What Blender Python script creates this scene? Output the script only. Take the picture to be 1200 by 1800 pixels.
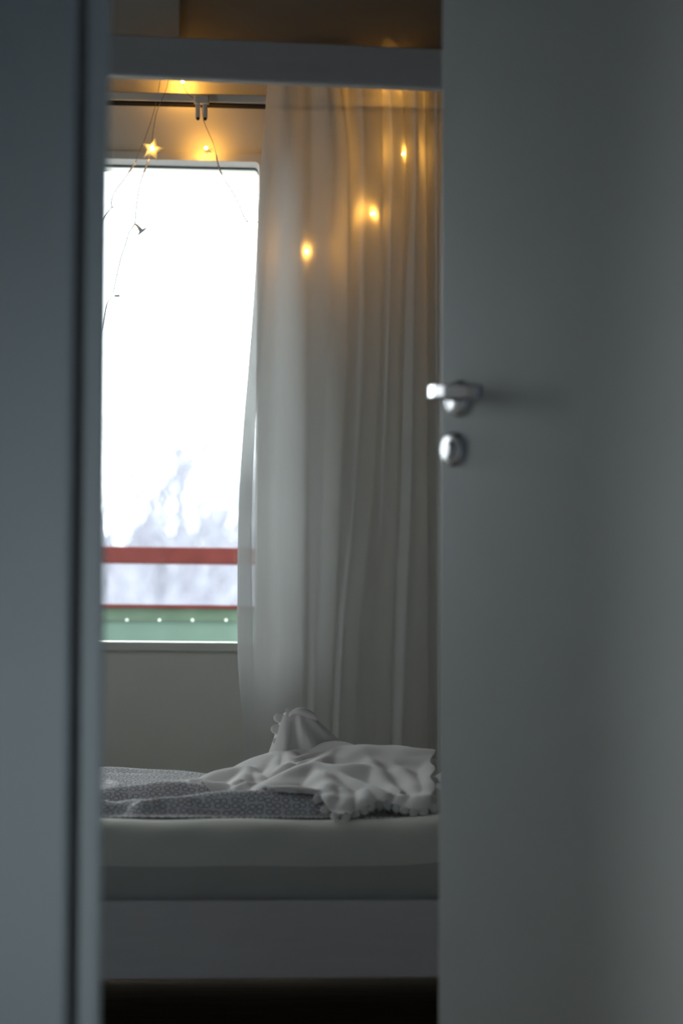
import bpy, bmesh, math, random
import numpy as np
from mathutils import Matrix, Vector

# ------------------------------------------------------------------ clear
for o in list(bpy.data.objects):
    bpy.data.objects.remove(o, do_unlink=True)
scene = bpy.context.scene
COL = scene.collection
random.seed(7)

# ------------------------------------------------------------------ camera
F = 4000.0                      # focal length in pixels of the 1200x1800 frame
PITCH, ROLL, SHIFT = math.radians(2.2), 0.0055, 0.148
CAM_H = 0.52
cam_data = bpy.data.cameras.new('camera')
cam_data.sensor_fit = 'AUTO'
cam_data.sensor_width = 36.0
cam_data.lens = F / 1800.0 * 36.0
cam_data.shift_y = SHIFT
cam_data.clip_start = 0.05
cam_data.clip_end = 500
cam_data.dof.use_dof = True
cam_data.dof.focus_distance = 4.95
cam_data.dof.aperture_fstop = 2.9
cam_data.dof.aperture_blades = 0
cam = bpy.data.objects.new('camera', cam_data)
COL.objects.link(cam)
CAM_ROT = Matrix.Rotation(math.pi / 2 + PITCH, 3, 'X') @ Matrix.Rotation(ROLL, 3, 'Z')
CAM_POS = Vector((0, 0, CAM_H))
cam.matrix_world = Matrix.Translation(CAM_POS) @ CAM_ROT.to_4x4()
scene.camera = cam

# ------------------------------------------------------------------ world: flat overcast sky
SKY = 7.6
w = bpy.data.worlds.new('overcast_sky')
scene.world = w
w.use_nodes = True
bg = w.node_tree.nodes['Background']
bg.inputs['Color'].default_value = (0.90, 0.97, 1.0, 1)
bg.inputs['Strength'].default_value = SKY

scene.view_settings.view_transform = 'Standard'
scene.view_settings.look = 'None'
scene.view_settings.exposure = 0.0
scene.view_settings.gamma = 1.0
scene.view_settings.use_curve_mapping = False


# ------------------------------------------------------------------ coordinate frames
class Frame:
    """A vertical set of axes: u to the right, v into the depth, z up."""
    def __init__(self, ang, ox=0.0, oy=0.0):
        self.c, self.s, self.ox, self.oy = math.cos(ang), math.sin(ang), ox, oy

    def W(self, u, v, z):
        return (self.ox + u * self.c - v * self.s, self.oy + u * self.s + v * self.c, z)

    def L(self, p):
        x, y = p[0] - self.ox, p[1] - self.oy
        return (x * self.c + y * self.s, -x * self.s + y * self.c, p[2])

    def at(self, px, py, v):
        """point of the plane v = const that the photograph shows at pixel px, py"""
        d = CAM_ROT @ Vector(((px - 600) / F, (900 - py + SHIFT * 1800) / F, -1))
        o = self.L(CAM_POS)
        e = self.L((CAM_POS + d))
        t = (v - o[1]) / (e[1] - o[1])
        return tuple(o[i] + (e[i] - o[i]) * t for i in range(3))


def project(p):
    q = CAM_ROT.transposed() @ (Vector(p) - CAM_POS)
    return 600 + F * q.x / -q.z, 900 + SHIFT * 1800 - F * q.y / -q.z


R = Frame(math.atan(0.067))         # the room and the hall
_a = math.atan(0.125)
B = Frame(_a, 4.3 * math.sin(_a), 4.3 * (1 - math.cos(_a)))   # the bed stands a little askew
WORLD = Frame(0.0)

WALL_V = 5.70                       # inner face of the window wall
PART_A, PART_B = 2.46, 2.66         # partition between hall and bedroom
CEIL = 2.27

# portals that guide the daylight through the bedroom window and two added ones
def portal(name, c, size_x, size_y, rot):
    l = bpy.data.lights.new(name, 'AREA')
    l.shape = 'RECTANGLE'
    l.size, l.size_y = size_x, size_y
    l.cycles.is_portal = True
    o = bpy.data.objects.new(name, l)
    COL.objects.link(o)
    o.matrix_world = Matrix.Translation(c) @ rot.to_4x4()
    return o


# ------------------------------------------------------------------ materials
def new_mat(name):
    m = bpy.data.materials.new(name)
    m.use_nodes = True
    nt = m.node_tree
    return m, nt, nt.nodes['Principled BSDF']


def paint(name, col, rough=0.5, spec=0.5, mottling=0.04, scale=6.0, bump=0.0, bscale=300.0, metallic=0.0,
          stretch=None):
    m, nt, b = new_mat(name)
    tc = nt.nodes.new('ShaderNodeTexCoord')
    src = tc.outputs['Object']
    if stretch:
        mp = nt.nodes.new('ShaderNodeMapping')
        mp.inputs['Scale'].default_value = stretch
        nt.links.new(src, mp.inputs['Vector'])
        src = mp.outputs['Vector']
    n = nt.nodes.new('ShaderNodeTexNoise')
    n.inputs['Scale'].default_value = scale
    n.inputs['Detail'].default_value = 4
    nt.links.new(src, n.inputs['Vector'])
    r = nt.nodes.new('ShaderNodeValToRGB')
    a = [max(0, c * (1 - mottling)) for c in col]
    z = [min(1, c * (1 + mottling)) for c in col]
    r.color_ramp.elements[0].color = (*a, 1)
    r.color_ramp.elements[1].color = (*z, 1)
    r.color_ramp.elements[0].position = 0.3
    r.color_ramp.elements[1].position = 0.7
    nt.links.new(n.outputs['Fac'], r.inputs['Fac'])
    nt.links.new(r.outputs['Color'], b.inputs['Base Color'])
    b.inputs['Roughness'].default_value = rough
    b.inputs['Metallic'].default_value = metallic
    b.inputs['Specular IOR Level'].default_value = spec
    if bump:
        n2 = nt.nodes.new('ShaderNodeTexNoise')
        n2.inputs['Scale'].default_value = bscale
        nt.links.new(src, n2.inputs['Vector'])
        bp = nt.nodes.new('ShaderNodeBump')
        bp.inputs['Strength'].default_value = bump
        bp.inputs['Distance'].default_value = 0.002
        nt.links.new(n2.outputs['Fac'], bp.inputs['Height'])
        nt.links.new(bp.outputs['Normal'], b.inputs['Normal'])
    return m


M = {}
M['hall_wall'] = paint('hall_wall_paint', (0.48, 0.56, 0.66), 0.7, 0.3, 0.02, bump=0.05)
M['hall_trim'] = paint('hall_trim_paint', (0.72, 0.81, 0.87), 0.45, 0.4, 0.02)
M['door'] = paint('door_paint', (0.71, 0.72, 0.70), 0.42, 0.4, 0.02)
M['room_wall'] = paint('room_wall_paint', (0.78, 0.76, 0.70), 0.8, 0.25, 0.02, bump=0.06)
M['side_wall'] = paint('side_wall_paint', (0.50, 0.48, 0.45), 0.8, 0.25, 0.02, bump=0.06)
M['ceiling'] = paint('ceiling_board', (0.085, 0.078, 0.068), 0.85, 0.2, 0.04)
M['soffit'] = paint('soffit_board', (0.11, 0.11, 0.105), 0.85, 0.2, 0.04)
M['hall_ceiling'] = paint('hall_ceiling_paint', (0.45, 0.5, 0.55), 0.85, 0.2, 0.02)
M['floor'] = paint('floor_board', (0.30, 0.23, 0.16), 0.6, 0.35, 0.25, 5, stretch=(1, 12, 1))
M['frame_white'] = paint('window_frame_paint', (0.74, 0.73, 0.69), 0.4, 0.4, 0.02)
M['groove'] = paint('seal_rubber', (0.50, 0.47, 0.48), 0.7, 0.2, 0.05)
M['gasket'] = paint('gasket_rubber', (0.02, 0.035, 0.05), 0.6, 0.3, 0.05)
M['bed_wood'] = paint('bed_white_wood', (0.69, 0.645, 0.635), 0.5, 0.35, 0.03, 4, stretch=(1, 14, 14))
M['slat'] = paint('bed_slat_pine', (0.45, 0.33, 0.2), 0.6, 0.3, 0.12, 5, stretch=(12, 1, 12))
M['chrome'] = paint('handle_chrome', (0.62, 0.61, 0.64), 0.2, 0.5, 0.02, metallic=1.0)
M['dark'] = paint('dark_hole', (0.012, 0.011, 0.01), 0.7, 0.2, 0.05)
M['plastic'] = paint('clip_plastic', (0.78, 0.74, 0.68), 0.35, 0.4, 0.02)
M['wire'] = paint('fairy_wire', (0.24, 0.23, 0.20), 0.45, 0.4, 0.05)
M['wire_clear'] = paint('fairy_wire_clear', (0.72, 0.72, 0.72), 0.4, 0.4, 0.05)
M['red_paint'] = paint('rail_red_paint', (0.100, 0.023, 0.020), 0.7, 0.1, 0.12, 20)
M['green_paint'] = paint('rail_green_paint', (0.079, 0.115, 0.084), 0.7, 0.1, 0.1, 20)
M['screw'] = paint('screw_zinc', (0.85, 0.87, 0.85), 0.5, 0.5, 0.05)
M['concrete'] = paint('balcony_concrete', (0.45, 0.44, 0.42), 0.9, 0.2, 0.15, 8)
M['ground'] = paint('winter_ground', (0.254, 0.248, 0.242), 0.95, 0.1, 0.25, 0.4)
M['hill'] = paint('winter_wood_hill', (0.136, 0.130, 0.148), 0.95, 0.1, 0.3, 0.35)
M['bark'] = paint('hazed_bark', (0.212, 0.212, 0.251), 0.9, 0.1, 0.2, 3)  # distance haze is blended into the bark colour
M['twig'] = paint('hazed_twigs', (0.251, 0.251, 0.291), 0.9, 0.1, 0.2, 3)  # twigs carry the same haze in their colour


def cloth_mat(name, col, weave=900.0, bump=0.25, sheen=0.15):
    m, nt, b = new_mat(name)
    tc = nt.nodes.new('ShaderNodeTexCoord')
    n = nt.nodes.new('ShaderNodeTexNoise')
    n.inputs['Scale'].default_value = 14
    nt.links.new(tc.outputs['Object'], n.inputs['Vector'])
    r = nt.nodes.new('ShaderNodeValToRGB')
    r.color_ramp.elements[0].color = (*[c * 0.94 for c in col], 1)
    r.color_ramp.elements[1].color = (*col, 1)
    nt.links.new(n.outputs['Fac'], r.inputs['Fac'])
    nt.links.new(r.outputs['Color'], b.inputs['Base Color'])
    b.inputs['Roughness'].default_value = 0.95
    b.inputs['Specular IOR Level'].default_value = 0.15
    b.inputs['Sheen Weight'].default_value = sheen
    n2 = nt.nodes.new('ShaderNodeTexNoise')
    n2.inputs['Scale'].default_value = weave
    nt.links.new(tc.outputs['Object'], n2.inputs['Vector'])
    bp = nt.nodes.new('ShaderNodeBump')
    bp.inputs['Strength'].default_value = bump
    bp.inputs['Distance'].default_value = 0.001
    nt.links.new(n2.outputs['Fac'], bp.inputs['Height'])
    nt.links.new(bp.outputs['Normal'], b.inputs['Normal'])
    return m


M['blanket'] = cloth_mat('blanket_fleece', (0.88, 0.83, 0.81), 260, 0.4, 0.3)
M['scallop'] = cloth_mat('blanket_trim_cotton', (0.88, 0.84, 0.81), 500, 0.3, 0.2)
M['sheet'] = cloth_mat('mattress_sheet', (0.74, 0.72, 0.64), 900, 0.2)
M['mattress'] = cloth_mat('mattress_lower_cloth', (0.52, 0.51, 0.47), 600, 0.2)  # darker cloth for the lower side of the mattress
M['pillow'] = cloth_mat('pillow_cotton', (0.74, 0.76, 0.78), 900, 0.2)


def duvet_mat():
    m, nt, b = new_mat('duvet_ring_print')
    uv = nt.nodes.new('ShaderNodeUVMap')
    uv.uv_map = 'UVMap'
    vo = nt.nodes.new('ShaderNodeTexVoronoi')
    vo.voronoi_dimensions = '2D'
    vo.inputs['Scale'].default_value = 62.0
    vo.inputs['Randomness'].default_value = 0.42
    nt.links.new(uv.outputs['UV'], vo.inputs['Vector'])
    r = nt.nodes.new('ShaderNodeValToRGB')
    cr = r.color_ramp
    light, dark = (0.84, 0.81, 0.83, 1), (0.33, 0.31, 0.33, 1)
    cr.elements[0].position, cr.elements[0].color = 0.27, light
    cr.elements[1].position, cr.elements[1].color = 0.335, dark
    e = cr.elements.new(0.405); e.color = dark
    e = cr.elements.new(0.47); e.color = light
    nt.links.new(vo.outputs['Distance'], r.inputs['Fac'])
    nt.links.new(r.outputs['Color'], b.inputs['Base Color'])
    b.inputs['Roughness'].default_value = 0.9
    b.inputs['Specular IOR Level'].default_value = 0.15
    return m


M['duvet'] = duvet_mat()


def curtain_mat():
    m, nt, b = new_mat('sheer_curtain_cotton')
    out = nt.nodes['Material Output']
    nt.nodes.remove(b)
    tc = nt.nodes.new('ShaderNodeTexCoord')
    mp = nt.nodes.new('ShaderNodeMapping')
    mp.inputs['Scale'].default_value = (160, 160, 6)
    n = nt.nodes.new('ShaderNodeTexNoise')
    n.inputs['Scale'].default_value = 1
    nt.links.new(tc.outputs['Object'], mp.inputs['Vector'])
    nt.links.new(mp.outputs['Vector'], n.inputs['Vector'])
    r = nt.nodes.new('ShaderNodeValToRGB')
    r.color_ramp.elements[0].color = (0.76, 0.76, 0.75, 1)
    r.color_ramp.elements[1].color = (0.80, 0.80, 0.79, 1)
    nt.links.new(n.outputs['Fac'], r.inputs['Fac'])
    di = nt.nodes.new('ShaderNodeBsdfDiffuse')
    tl = nt.nodes.new('ShaderNodeBsdfTranslucent')
    tr = nt.nodes.new('ShaderNodeBsdfTransparent')
    nt.links.new(r.outputs['Color'], di.inputs['Color'])
    nt.links.new(r.outputs['Color'], tl.inputs['Color'])
    m1 = nt.nodes.new('ShaderNodeMixShader'); m1.inputs['Fac'].default_value = 0.50
    m2 = nt.nodes.new('ShaderNodeMixShader'); m2.inputs['Fac'].default_value = 0.20
    nt.links.new(di.outputs[0], m1.inputs[1]); nt.links.new(tl.outputs[0], m1.inputs[2])
    nt.links.new(m1.outputs[0], m2.inputs[1]); nt.links.new(tr.outputs[0], m2.inputs[2])
    nt.links.new(m2.outputs[0], out.inputs['Surface'])
    return m


M['curtain'] = curtain_mat()


def glass_mat():
    m, nt, b = new_mat('window_glass')
    out = nt.nodes['Material Output']
    nt.nodes.remove(b)
    tr = nt.nodes.new('ShaderNodeBsdfTransparent')
    gl = nt.nodes.new('ShaderNodeBsdfGlossy')
    gl.inputs['Roughness'].default_value = 0.02
    tr.inputs['Color'].default_value = (0.97, 0.985, 0.98, 1)
    fr = nt.nodes.new('ShaderNodeFresnel'); fr.inputs['IOR'].default_value = 1.45
    mx = nt.nodes.new('ShaderNodeMixShader')
    nt.links.new(fr.outputs[0], mx.inputs['Fac'])
    nt.links.new(tr.outputs[0], mx.inputs[1]); nt.links.new(gl.outputs[0], mx.inputs[2])
    nt.links.new(mx.outputs[0], out.inputs['Surface'])
    return m


M['glass'] = glass_mat()


def glow_mat(name, col, strength):
    m, nt, b = new_mat(name)
    b.inputs['Base Color'].default_value = (*col, 1)
    b.inputs['Emission Color'].default_value = (*col, 1)
    b.inputs['Emission Strength'].default_value = strength
    return m


M['led'] = glow_mat('warm_led', (1.0, 0.46, 0.065), 540.0)
M['led_off'] = paint('clear_led', (0.75, 0.62, 0.35), 0.3, 0.5, 0.02)


def star_mat():
    m, nt, b = new_mat('clear_star_plastic')
    out = nt.nodes['Material Output']
    b.inputs['Base Color'].default_value = (0.62, 0.66, 0.66, 1)
    b.inputs['Roughness'].default_value = 0.2
    tl = nt.nodes.new('ShaderNodeBsdfTranslucent')
    tl.inputs['Color'].default_value = (0.8, 0.84, 0.84, 1)
    mx = nt.nodes.new('ShaderNodeMixShader'); mx.inputs['Fac'].default_value = 0.35
    nt.links.new(b.outputs[0], mx.inputs[1]); nt.links.new(tl.outputs[0], mx.inputs[2])
    nt.links.new(mx.outputs[0], out.inputs['Surface'])
    return m


M['star'] = star_mat()


def bead_mat():
    m, nt, b = new_mat('white_glazing_bead')
    out = nt.nodes['Material Output']
    b.inputs['Base Color'].default_value = (0.85, 0.85, 0.83, 1)
    tl = nt.nodes.new('ShaderNodeBsdfTranslucent')
    tl.inputs['Color'].default_value = (0.9, 0.9, 0.87, 1)
    mx = nt.nodes.new('ShaderNodeMixShader'); mx.inputs['Fac'].default_value = 0.75
    nt.links.new(b.outputs[0], mx.inputs[1]); nt.links.new(tl.outputs[0], mx.inputs[2])
    nt.links.new(mx.outputs[0], out.inputs['Surface'])
    return m


M['bead'] = bead_mat()


def mesh_panel_mat():
    m, nt, b = new_mat('green_perforated_sheet')
    tc = nt.nodes.new('ShaderNodeTexCoord')
    vo = nt.nodes.new('ShaderNodeTexVoronoi')
    vo.inputs['Scale'].default_value = 120
    vo.inputs['Randomness'].default_value = 0.1
    nt.links.new(tc.outputs['Object'], vo.inputs['Vector'])
    r = nt.nodes.new('ShaderNodeValToRGB')
    r.color_ramp.elements[0].color = (0.073, 0.121, 0.097, 1)
    r.color_ramp.elements[1].color = (0.097, 0.157, 0.130, 1)
    nt.links.new(vo.outputs['Distance'], r.inputs['Fac'])
    nt.links.new(r.outputs['Color'], b.inputs['Base Color'])
    b.inputs['Roughness'].default_value = 0.5
    return m


M['green_sheet'] = mesh_panel_mat()


# ------------------------------------------------------------------ object helpers
def link(name, verts, faces, mat, base=(0, 0, 0), parent=None, smooth=False, uvs=None):
    """one mesh object; verts are world points, the origin goes to base"""
    me = bpy.data.meshes.new(name)
    b = Vector(base)
    me.from_pydata([tuple(Vector(v) - b) for v in verts], [], faces)
    me.validate()
    if uvs is not None:
        lay = me.uv_layers.new(name='UVMap')
        li = np.zeros(len(me.loops), dtype=np.int32)
        me.loops.foreach_get('vertex_index', li)
        lay.data.foreach_set('uv', np.asarray(uvs, dtype=np.float32)[li].ravel())
    if smooth:
        me.polygons.foreach_set('use_smooth', [True] * len(me.polygons))
    me.materials.append(M[mat] if isinstance(mat, str) else mat)
    me.update()
    o = bpy.data.objects.new(name, me)
    COL.objects.link(o)
    if parent is None:
        o.location = b
    else:
        pb = Vector(parent['_base']) if '_base' in parent else Vector((0, 0, 0))
        o.parent = parent
        o.location = b - pb
    o['_base'] = tuple(base)
    return o


def empty(name, base):
    o = bpy.data.objects.new(name, None)
    o.empty_display_size = 0.1
    COL.objects.link(o)
    o.location = base
    o['_base'] = tuple(base)
    return o


def tag(o, label, cat, group=None, kind=None):
    o['label'] = label
    o['category'] = cat
    if group: o['group'] = group
    if kind: o['kind'] = kind
    return o


def fix_normals(verts, faces):
    bm = bmesh.new()
    vs = [bm.verts.new(v) for v in verts]
    for f in faces:
        try: bm.faces.new([vs[i] for i in f])
        except ValueError: pass
    bmesh.ops.recalc_face_normals(bm, faces=bm.faces)
    bm.verts.index_update()
    out = [[v.index for v in f.verts] for f in bm.faces]
    bm.free()
    return out


def box_geo(fr, u0, u1, v0, v1, z0, z1, bev=0.0, seg=2):
    bm = bmesh.new()
    bmesh.ops.create_cube(bm, size=1.0)
    for v in bm.verts:
        v.co = ((u0 + u1) / 2 + v.co.x * (u1 - u0), (v0 + v1) / 2 + v.co.y * (v1 - v0),
                (z0 + z1) / 2 + v.co.z * (z1 - z0))
    if bev:
        bmesh.ops.bevel(bm, geom=bm.edges[:] + bm.verts[:], offset=bev, segments=seg, affect='EDGES', profile=0.5)
    bm.verts.index_update()
    V = [fr.W(*v.co) for v in bm.verts]
    Fc = [[v.index for v in f.verts] for f in bm.faces]
    bm.free()
    return V, Fc


def box(name, fr, u0, u1, v0, v1, z0, z1, mat, parent=None, bev=0.0, base=None, seg=2):
    V, Fc = box_geo(fr, u0, u1, v0, v1, z0, z1, bev, seg)
    if base is None:
        base = parent['_base'] if parent is not None else fr.W((u0 + u1) / 2, (v0 + v1) / 2, z0)
    return link(name, V, Fc, mat, base, parent)


def merge(*geos):
    V, Fc = [], []
    for v, f in geos:
        n = len(V)
        V += list(v)
        Fc += [[i + n for i in q] for q in f]
    return V, Fc


def tube_geo(pts, rad, seg=6, caps=True):
    pts = [Vector(p) for p in pts]
    rads = rad if isinstance(rad, (list, tuple)) else [rad] * len(pts)
    V, Fc = [], []
    n0 = None
    for i, p in enumerate(pts):
        a = pts[max(i - 1, 0)]; b = pts[min(i + 1, len(pts) - 1)]
        t = (b - a).normalized()
        if n0 is None:
            ref = Vector((0, 0, 1)) if abs(t.z) < 0.9 else Vector((1, 0, 0))
            n0 = t.cross(ref).normalized()
        n0 = (n0 - t * n0.dot(t)).normalized()
        bn = t.cross(n0)
        for k in range(seg):
            a_ = 2 * math.pi * k / seg
            V.append(p + (n0 * math.cos(a_) + bn * math.sin(a_)) * rads[i])
    for i in range(len(pts) - 1):
        for k in range(seg):
            k2 = (k + 1) % seg
            Fc.append([i * seg + k, i * seg + k2, (i + 1) * seg + k2, (i + 1) * seg + k])
    if caps:
        Fc.append(list(range(seg))[::-1])
        Fc.append([(len(pts) - 1) * seg + k for k in range(seg)])
    return V, Fc


def smooth_path(pts, n=8):
    P = [np.array(p, float) for p in pts]
    P = [2 * P[0] - P[1]] + P + [2 * P[-1] - P[-2]]
    out = []
    for i in range(1, len(P) - 2):
        for k in range(n):
            t = k / n
            a, b, c, d = P[i - 1], P[i], P[i + 1], P[i + 2]
            out.append(0.5 * ((2 * b) + (c - a) * t + (2 * a - 5 * b + 4 * c - d) * t * t + (3 * b - a - 3 * c + d) * t ** 3))
    out.append(P[-2])
    return [tuple(q) for q in out]


def sphere_geo(c, r, seg=12, rings=8, sc=(1, 1, 1)):
    V, Fc = [], []
    c = Vector(c)
    V.append(c + Vector((0, 0, r * sc[2])))
    for i in range(1, rings):
        th = math.pi * i / rings
        for k in range(seg):
            ph = 2 * math.pi * k / seg
            V.append(c + Vector((r * sc[0] * math.sin(th) * math.cos(ph), r * sc[1] * math.sin(th) * math.sin(ph), r * sc[2] * math.cos(th))))
    V.append(c - Vector((0, 0, r * sc[2])))
    for k in range(seg):
        Fc.append([0, 1 + k, 1 + (k + 1) % seg])
    for i in range(rings - 2):
        for k in range(seg):
            a = 1 + i * seg + k; b = 1 + i * seg + (k + 1) % seg
            Fc.append([a, a + seg, b + seg, b])
    last = len(V) - 1
    for k in range(seg):
        Fc.append([last, last - seg + (k + 1) % seg, last - seg + k])
    return V, Fc


def grid_faces(nr, nc, keep=None, close=False):
    Fc = []
    for i in range(nr - 1):
        for j in range(nc if close else nc - 1):
            j2 = (j + 1) % nc
            q = [i * nc + j, i * nc + j2, (i + 1) * nc + j2, (i + 1) * nc + j]
            if keep is None or all(keep[k] for k in q):
                Fc.append(q)
    return Fc


# ================================================================== THE SETTING
# window opening in the back wall
win_tr = R.at(456, 280, WALL_V)
win_br = R.at(420, 1129, WALL_V)
WU1 = R.at(456, 600, WALL_V)[0]
WU0 = WU1 - 1.85
WZ1 = win_tr[2]
WZ0 = R.at(300, 1141, WALL_V)[2]
RU0, RU1 = -1.90, 1.55              # bedroom side walls
WT = 0.16                           # back wall thickness

wb = merge(box_geo(R, RU0 - 0.1, WU0, WALL_V, WALL_V + WT, 0, CEIL),
           box_geo(R, WU1, RU1 + 0.1, WALL_V, WALL_V + WT, 0, CEIL),
           box_geo(R, WU0, WU1, WALL_V, WALL_V + WT, 0, WZ0),
           box_geo(R, WU0, WU1, WALL_V, WALL_V + WT, WZ1, CEIL))
tag(link('wall_back', *wb, 'room_wall', R.W(0, WALL_V, 0)), 'beige painted bedroom wall around the window', 'wall', kind='structure')
LW = (4.40, 4.90, 1.00, 1.90)        # v0, v1, z0, z1 of an unseen window added to brighten the room
wl = merge(box_geo(R, RU0 - 0.1, RU0, PART_B, LW[0], 0, CEIL), box_geo(R, RU0 - 0.1, RU0, LW[1], WALL_V, 0, CEIL),
           box_geo(R, RU0 - 0.1, RU0, LW[0], LW[1], 0, LW[2]), box_geo(R, RU0 - 0.1, RU0, LW[0], LW[1], LW[3], CEIL))
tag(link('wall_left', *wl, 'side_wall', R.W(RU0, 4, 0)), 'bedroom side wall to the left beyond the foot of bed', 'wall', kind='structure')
lw = empty('window_side_fill', R.W(RU0 - 0.05, (LW[0] + LW[1]) / 2, LW[2]))
tag(lw, 'unseen window added in the bedroom side wall for fill light', 'window', kind='structure')
lx0, lx1 = RU0 - 0.08, RU0 - 0.02
link('window_frame', *merge(box_geo(R, lx0, lx1, LW[0], LW[0] + 0.05, LW[2], LW[3]), box_geo(R, lx0, lx1, LW[1] - 0.05, LW[1], LW[2], LW[3]),
     box_geo(R, lx0, lx1, LW[0] + 0.05, LW[1] - 0.05, LW[2], LW[2] + 0.05), box_geo(R, lx0, lx1, LW[0] + 0.05, LW[1] - 0.05, LW[3] - 0.05, LW[3])), 'frame_white', lw['_base'], lw)
box('pane', R, RU0 - 0.052, RU0 - 0.048, LW[0] + 0.05, LW[1] - 0.05, LW[2] + 0.05, LW[3] - 0.05, 'glass', lw)
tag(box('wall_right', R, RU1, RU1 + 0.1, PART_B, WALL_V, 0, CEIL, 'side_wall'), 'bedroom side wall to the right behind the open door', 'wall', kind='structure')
HU0, HU1, HV0 = -1.15, 1.15, -2.0   # hall
tag(box('floor', R, RU0 - 0.1, RU1 + 0.1, HV0 - 0.1, WALL_V + WT, -0.06, 0, 'floor'), 'dark wooden floor under the bed', 'floor', kind='structure')
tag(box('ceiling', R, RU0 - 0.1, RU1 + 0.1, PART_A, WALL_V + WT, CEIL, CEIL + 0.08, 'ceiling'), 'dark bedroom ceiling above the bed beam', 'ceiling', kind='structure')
tag(box('ceiling_hall', R, HU0 - 0.1, HU1 + 0.1, HV0 - 0.1, PART_A, CEIL, CEIL + 0.08, 'hall_ceiling'), 'hall ceiling in front of the bedroom doorway', 'ceiling', kind='structure')

# boxed soffit whose side edge shows above the beam
sx = R.at(316, 30, 5.2)[0]
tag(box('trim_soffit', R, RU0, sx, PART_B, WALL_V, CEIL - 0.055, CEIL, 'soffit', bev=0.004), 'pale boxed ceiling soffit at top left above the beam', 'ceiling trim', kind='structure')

# partition with the doorway
LIP0, LIP1 = R.at(145, 900, PART_A - 0.012)[0], R.at(183, 900, PART_A - 0.012)[0]
JU = R.at(187, 900, PART_B)[0] - 0.012   # left reveal
DU1 = 0.66                           # right reveal
DOOR_H = 2.07
CW = R.at(128, 900, PART_A)[0]       # right edge of the casing
GW = JU
pw = merge(box_geo(R, RU0 - 0.1, CW - 0.004, PART_A, PART_B, 0, CEIL),
           box_geo(R, CW - 0.004, JU - 0.0005, PART_A + 0.06, PART_B, 0, CEIL),
           box_geo(R, DU1, RU1 + 0.1, PART_A, PART_B, 0, CEIL),
           box_geo(R, JU - 0.005, DU1, PART_A, PART_B, DOOR_H, CEIL))
tag(link('wall_front', *pw, 'hall_wall', R.W(JU, PART_A, 0)), 'partition wall between the hall and the bedroom', 'wall', kind='structure')
# jamb lining, groove and casing of the left door frame
tag(box('trim_jamb', R, LIP0, LIP1, PART_A - 0.012, PART_A + 0.030, 0, DOOR_H, 'hall_trim', bev=0.004, seg=3), 'narrow pale door jamb strip beside the dark groove', 'door frame', kind='structure')
tag(box('trim_groove', R, CW - 0.003, LIP0 - 0.0003, PART_A - 0.001, PART_A + 0.058, 0, DOOR_H, 'groove'), 'dark sealing strip in the groove of the door frame', 'door frame', kind='structure')
tag(box('trim_casing', R, CW - 0.14, CW, PART_A - 0.022, PART_A, 0, DOOR_H + 0.09, 'hall_trim', bev=0.006, seg=3), 'wide blue grey door casing at the left edge', 'door frame', kind='structure')
tag(box('trim_jamb_right', R, DU1 - 0.001, DU1 + 0.10, PART_A - 0.022, PART_A, 0, DOOR_H + 0.09, 'hall_trim', bev=0.006), 'door casing on the hinge side of the doorway', 'door frame', kind='structure')
tag(box('trim_head', R, CW + 0.001, DU1 - 0.002, PART_A - 0.022, PART_A, DOOR_H, DOOR_H + 0.09, 'hall_trim', bev=0.006), 'door casing across the top of the doorway', 'door frame', kind='structure')

# the hall round the camera, with an unseen window added to light it
HW = (0.85, 1.95, 0.20, 0.80)       # v0, v1, z0, z1 of the added glazed opening in the left wall
hb = merge(box_geo(R, HU0 - 0.1, HU0, HV0, HW[0], 0, CEIL), box_geo(R, HU0 - 0.1, HU0, HW[1], PART_A, 0, CEIL),
           box_geo(R, HU0 - 0.1, HU0, HW[0], HW[1], 0, HW[2]), box_geo(R, HU0 - 0.1, HU0, HW[0], HW[1], HW[3], CEIL))
tag(link('wall_hall_left', *hb, 'hall_wall', R.W(HU0, 0, 0)), 'left wall of the hall with an added low window', 'wall', kind='structure')
tag(box('wall_hall_right', R, HU1, HU1 + 0.1, HV0, PART_A, 0, CEIL, 'hall_wall'), 'right wall of the hall', 'wall', kind='structure')
tag(box('wall_hall_back', R, HU0 - 0.1, HU1 + 0.1, HV0 - 0.1, HV0, 0, CEIL, 'hall_wall'), 'end wall of the hall behind the viewer', 'wall', kind='structure')
hw = empty('window_hall_fill', R.W(HU0 - 0.05, (HW[0] + HW[1]) / 2, HW[2]))
tag(hw, 'unseen window added left of the viewer to light the hall', 'window', kind='structure')
hx0, hx1 = HU0 - 0.08, HU0 - 0.02
fr_ = merge(box_geo(R, hx0, hx1, HW[0], HW[0] + 0.05, HW[2], HW[3]), box_geo(R, hx0, hx1, HW[1] - 0.05, HW[1], HW[2], HW[3]),
            box_geo(R, hx0, hx1, HW[0] + 0.05, HW[1] - 0.05, HW[2], HW[2] + 0.05), box_geo(R, hx0, hx1, HW[0] + 0.05, HW[1] - 0.05, HW[3] - 0.05, HW[3]))
link('window_frame', *fr_, 'frame_white', hw['_base'], hw)
box('pane', R, HU0 - 0.052, HU0 - 0.048, HW[0] + 0.05, HW[1] - 0.05, HW[2] + 0.05, HW[3] - 0.05, 'glass', hw)

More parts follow.
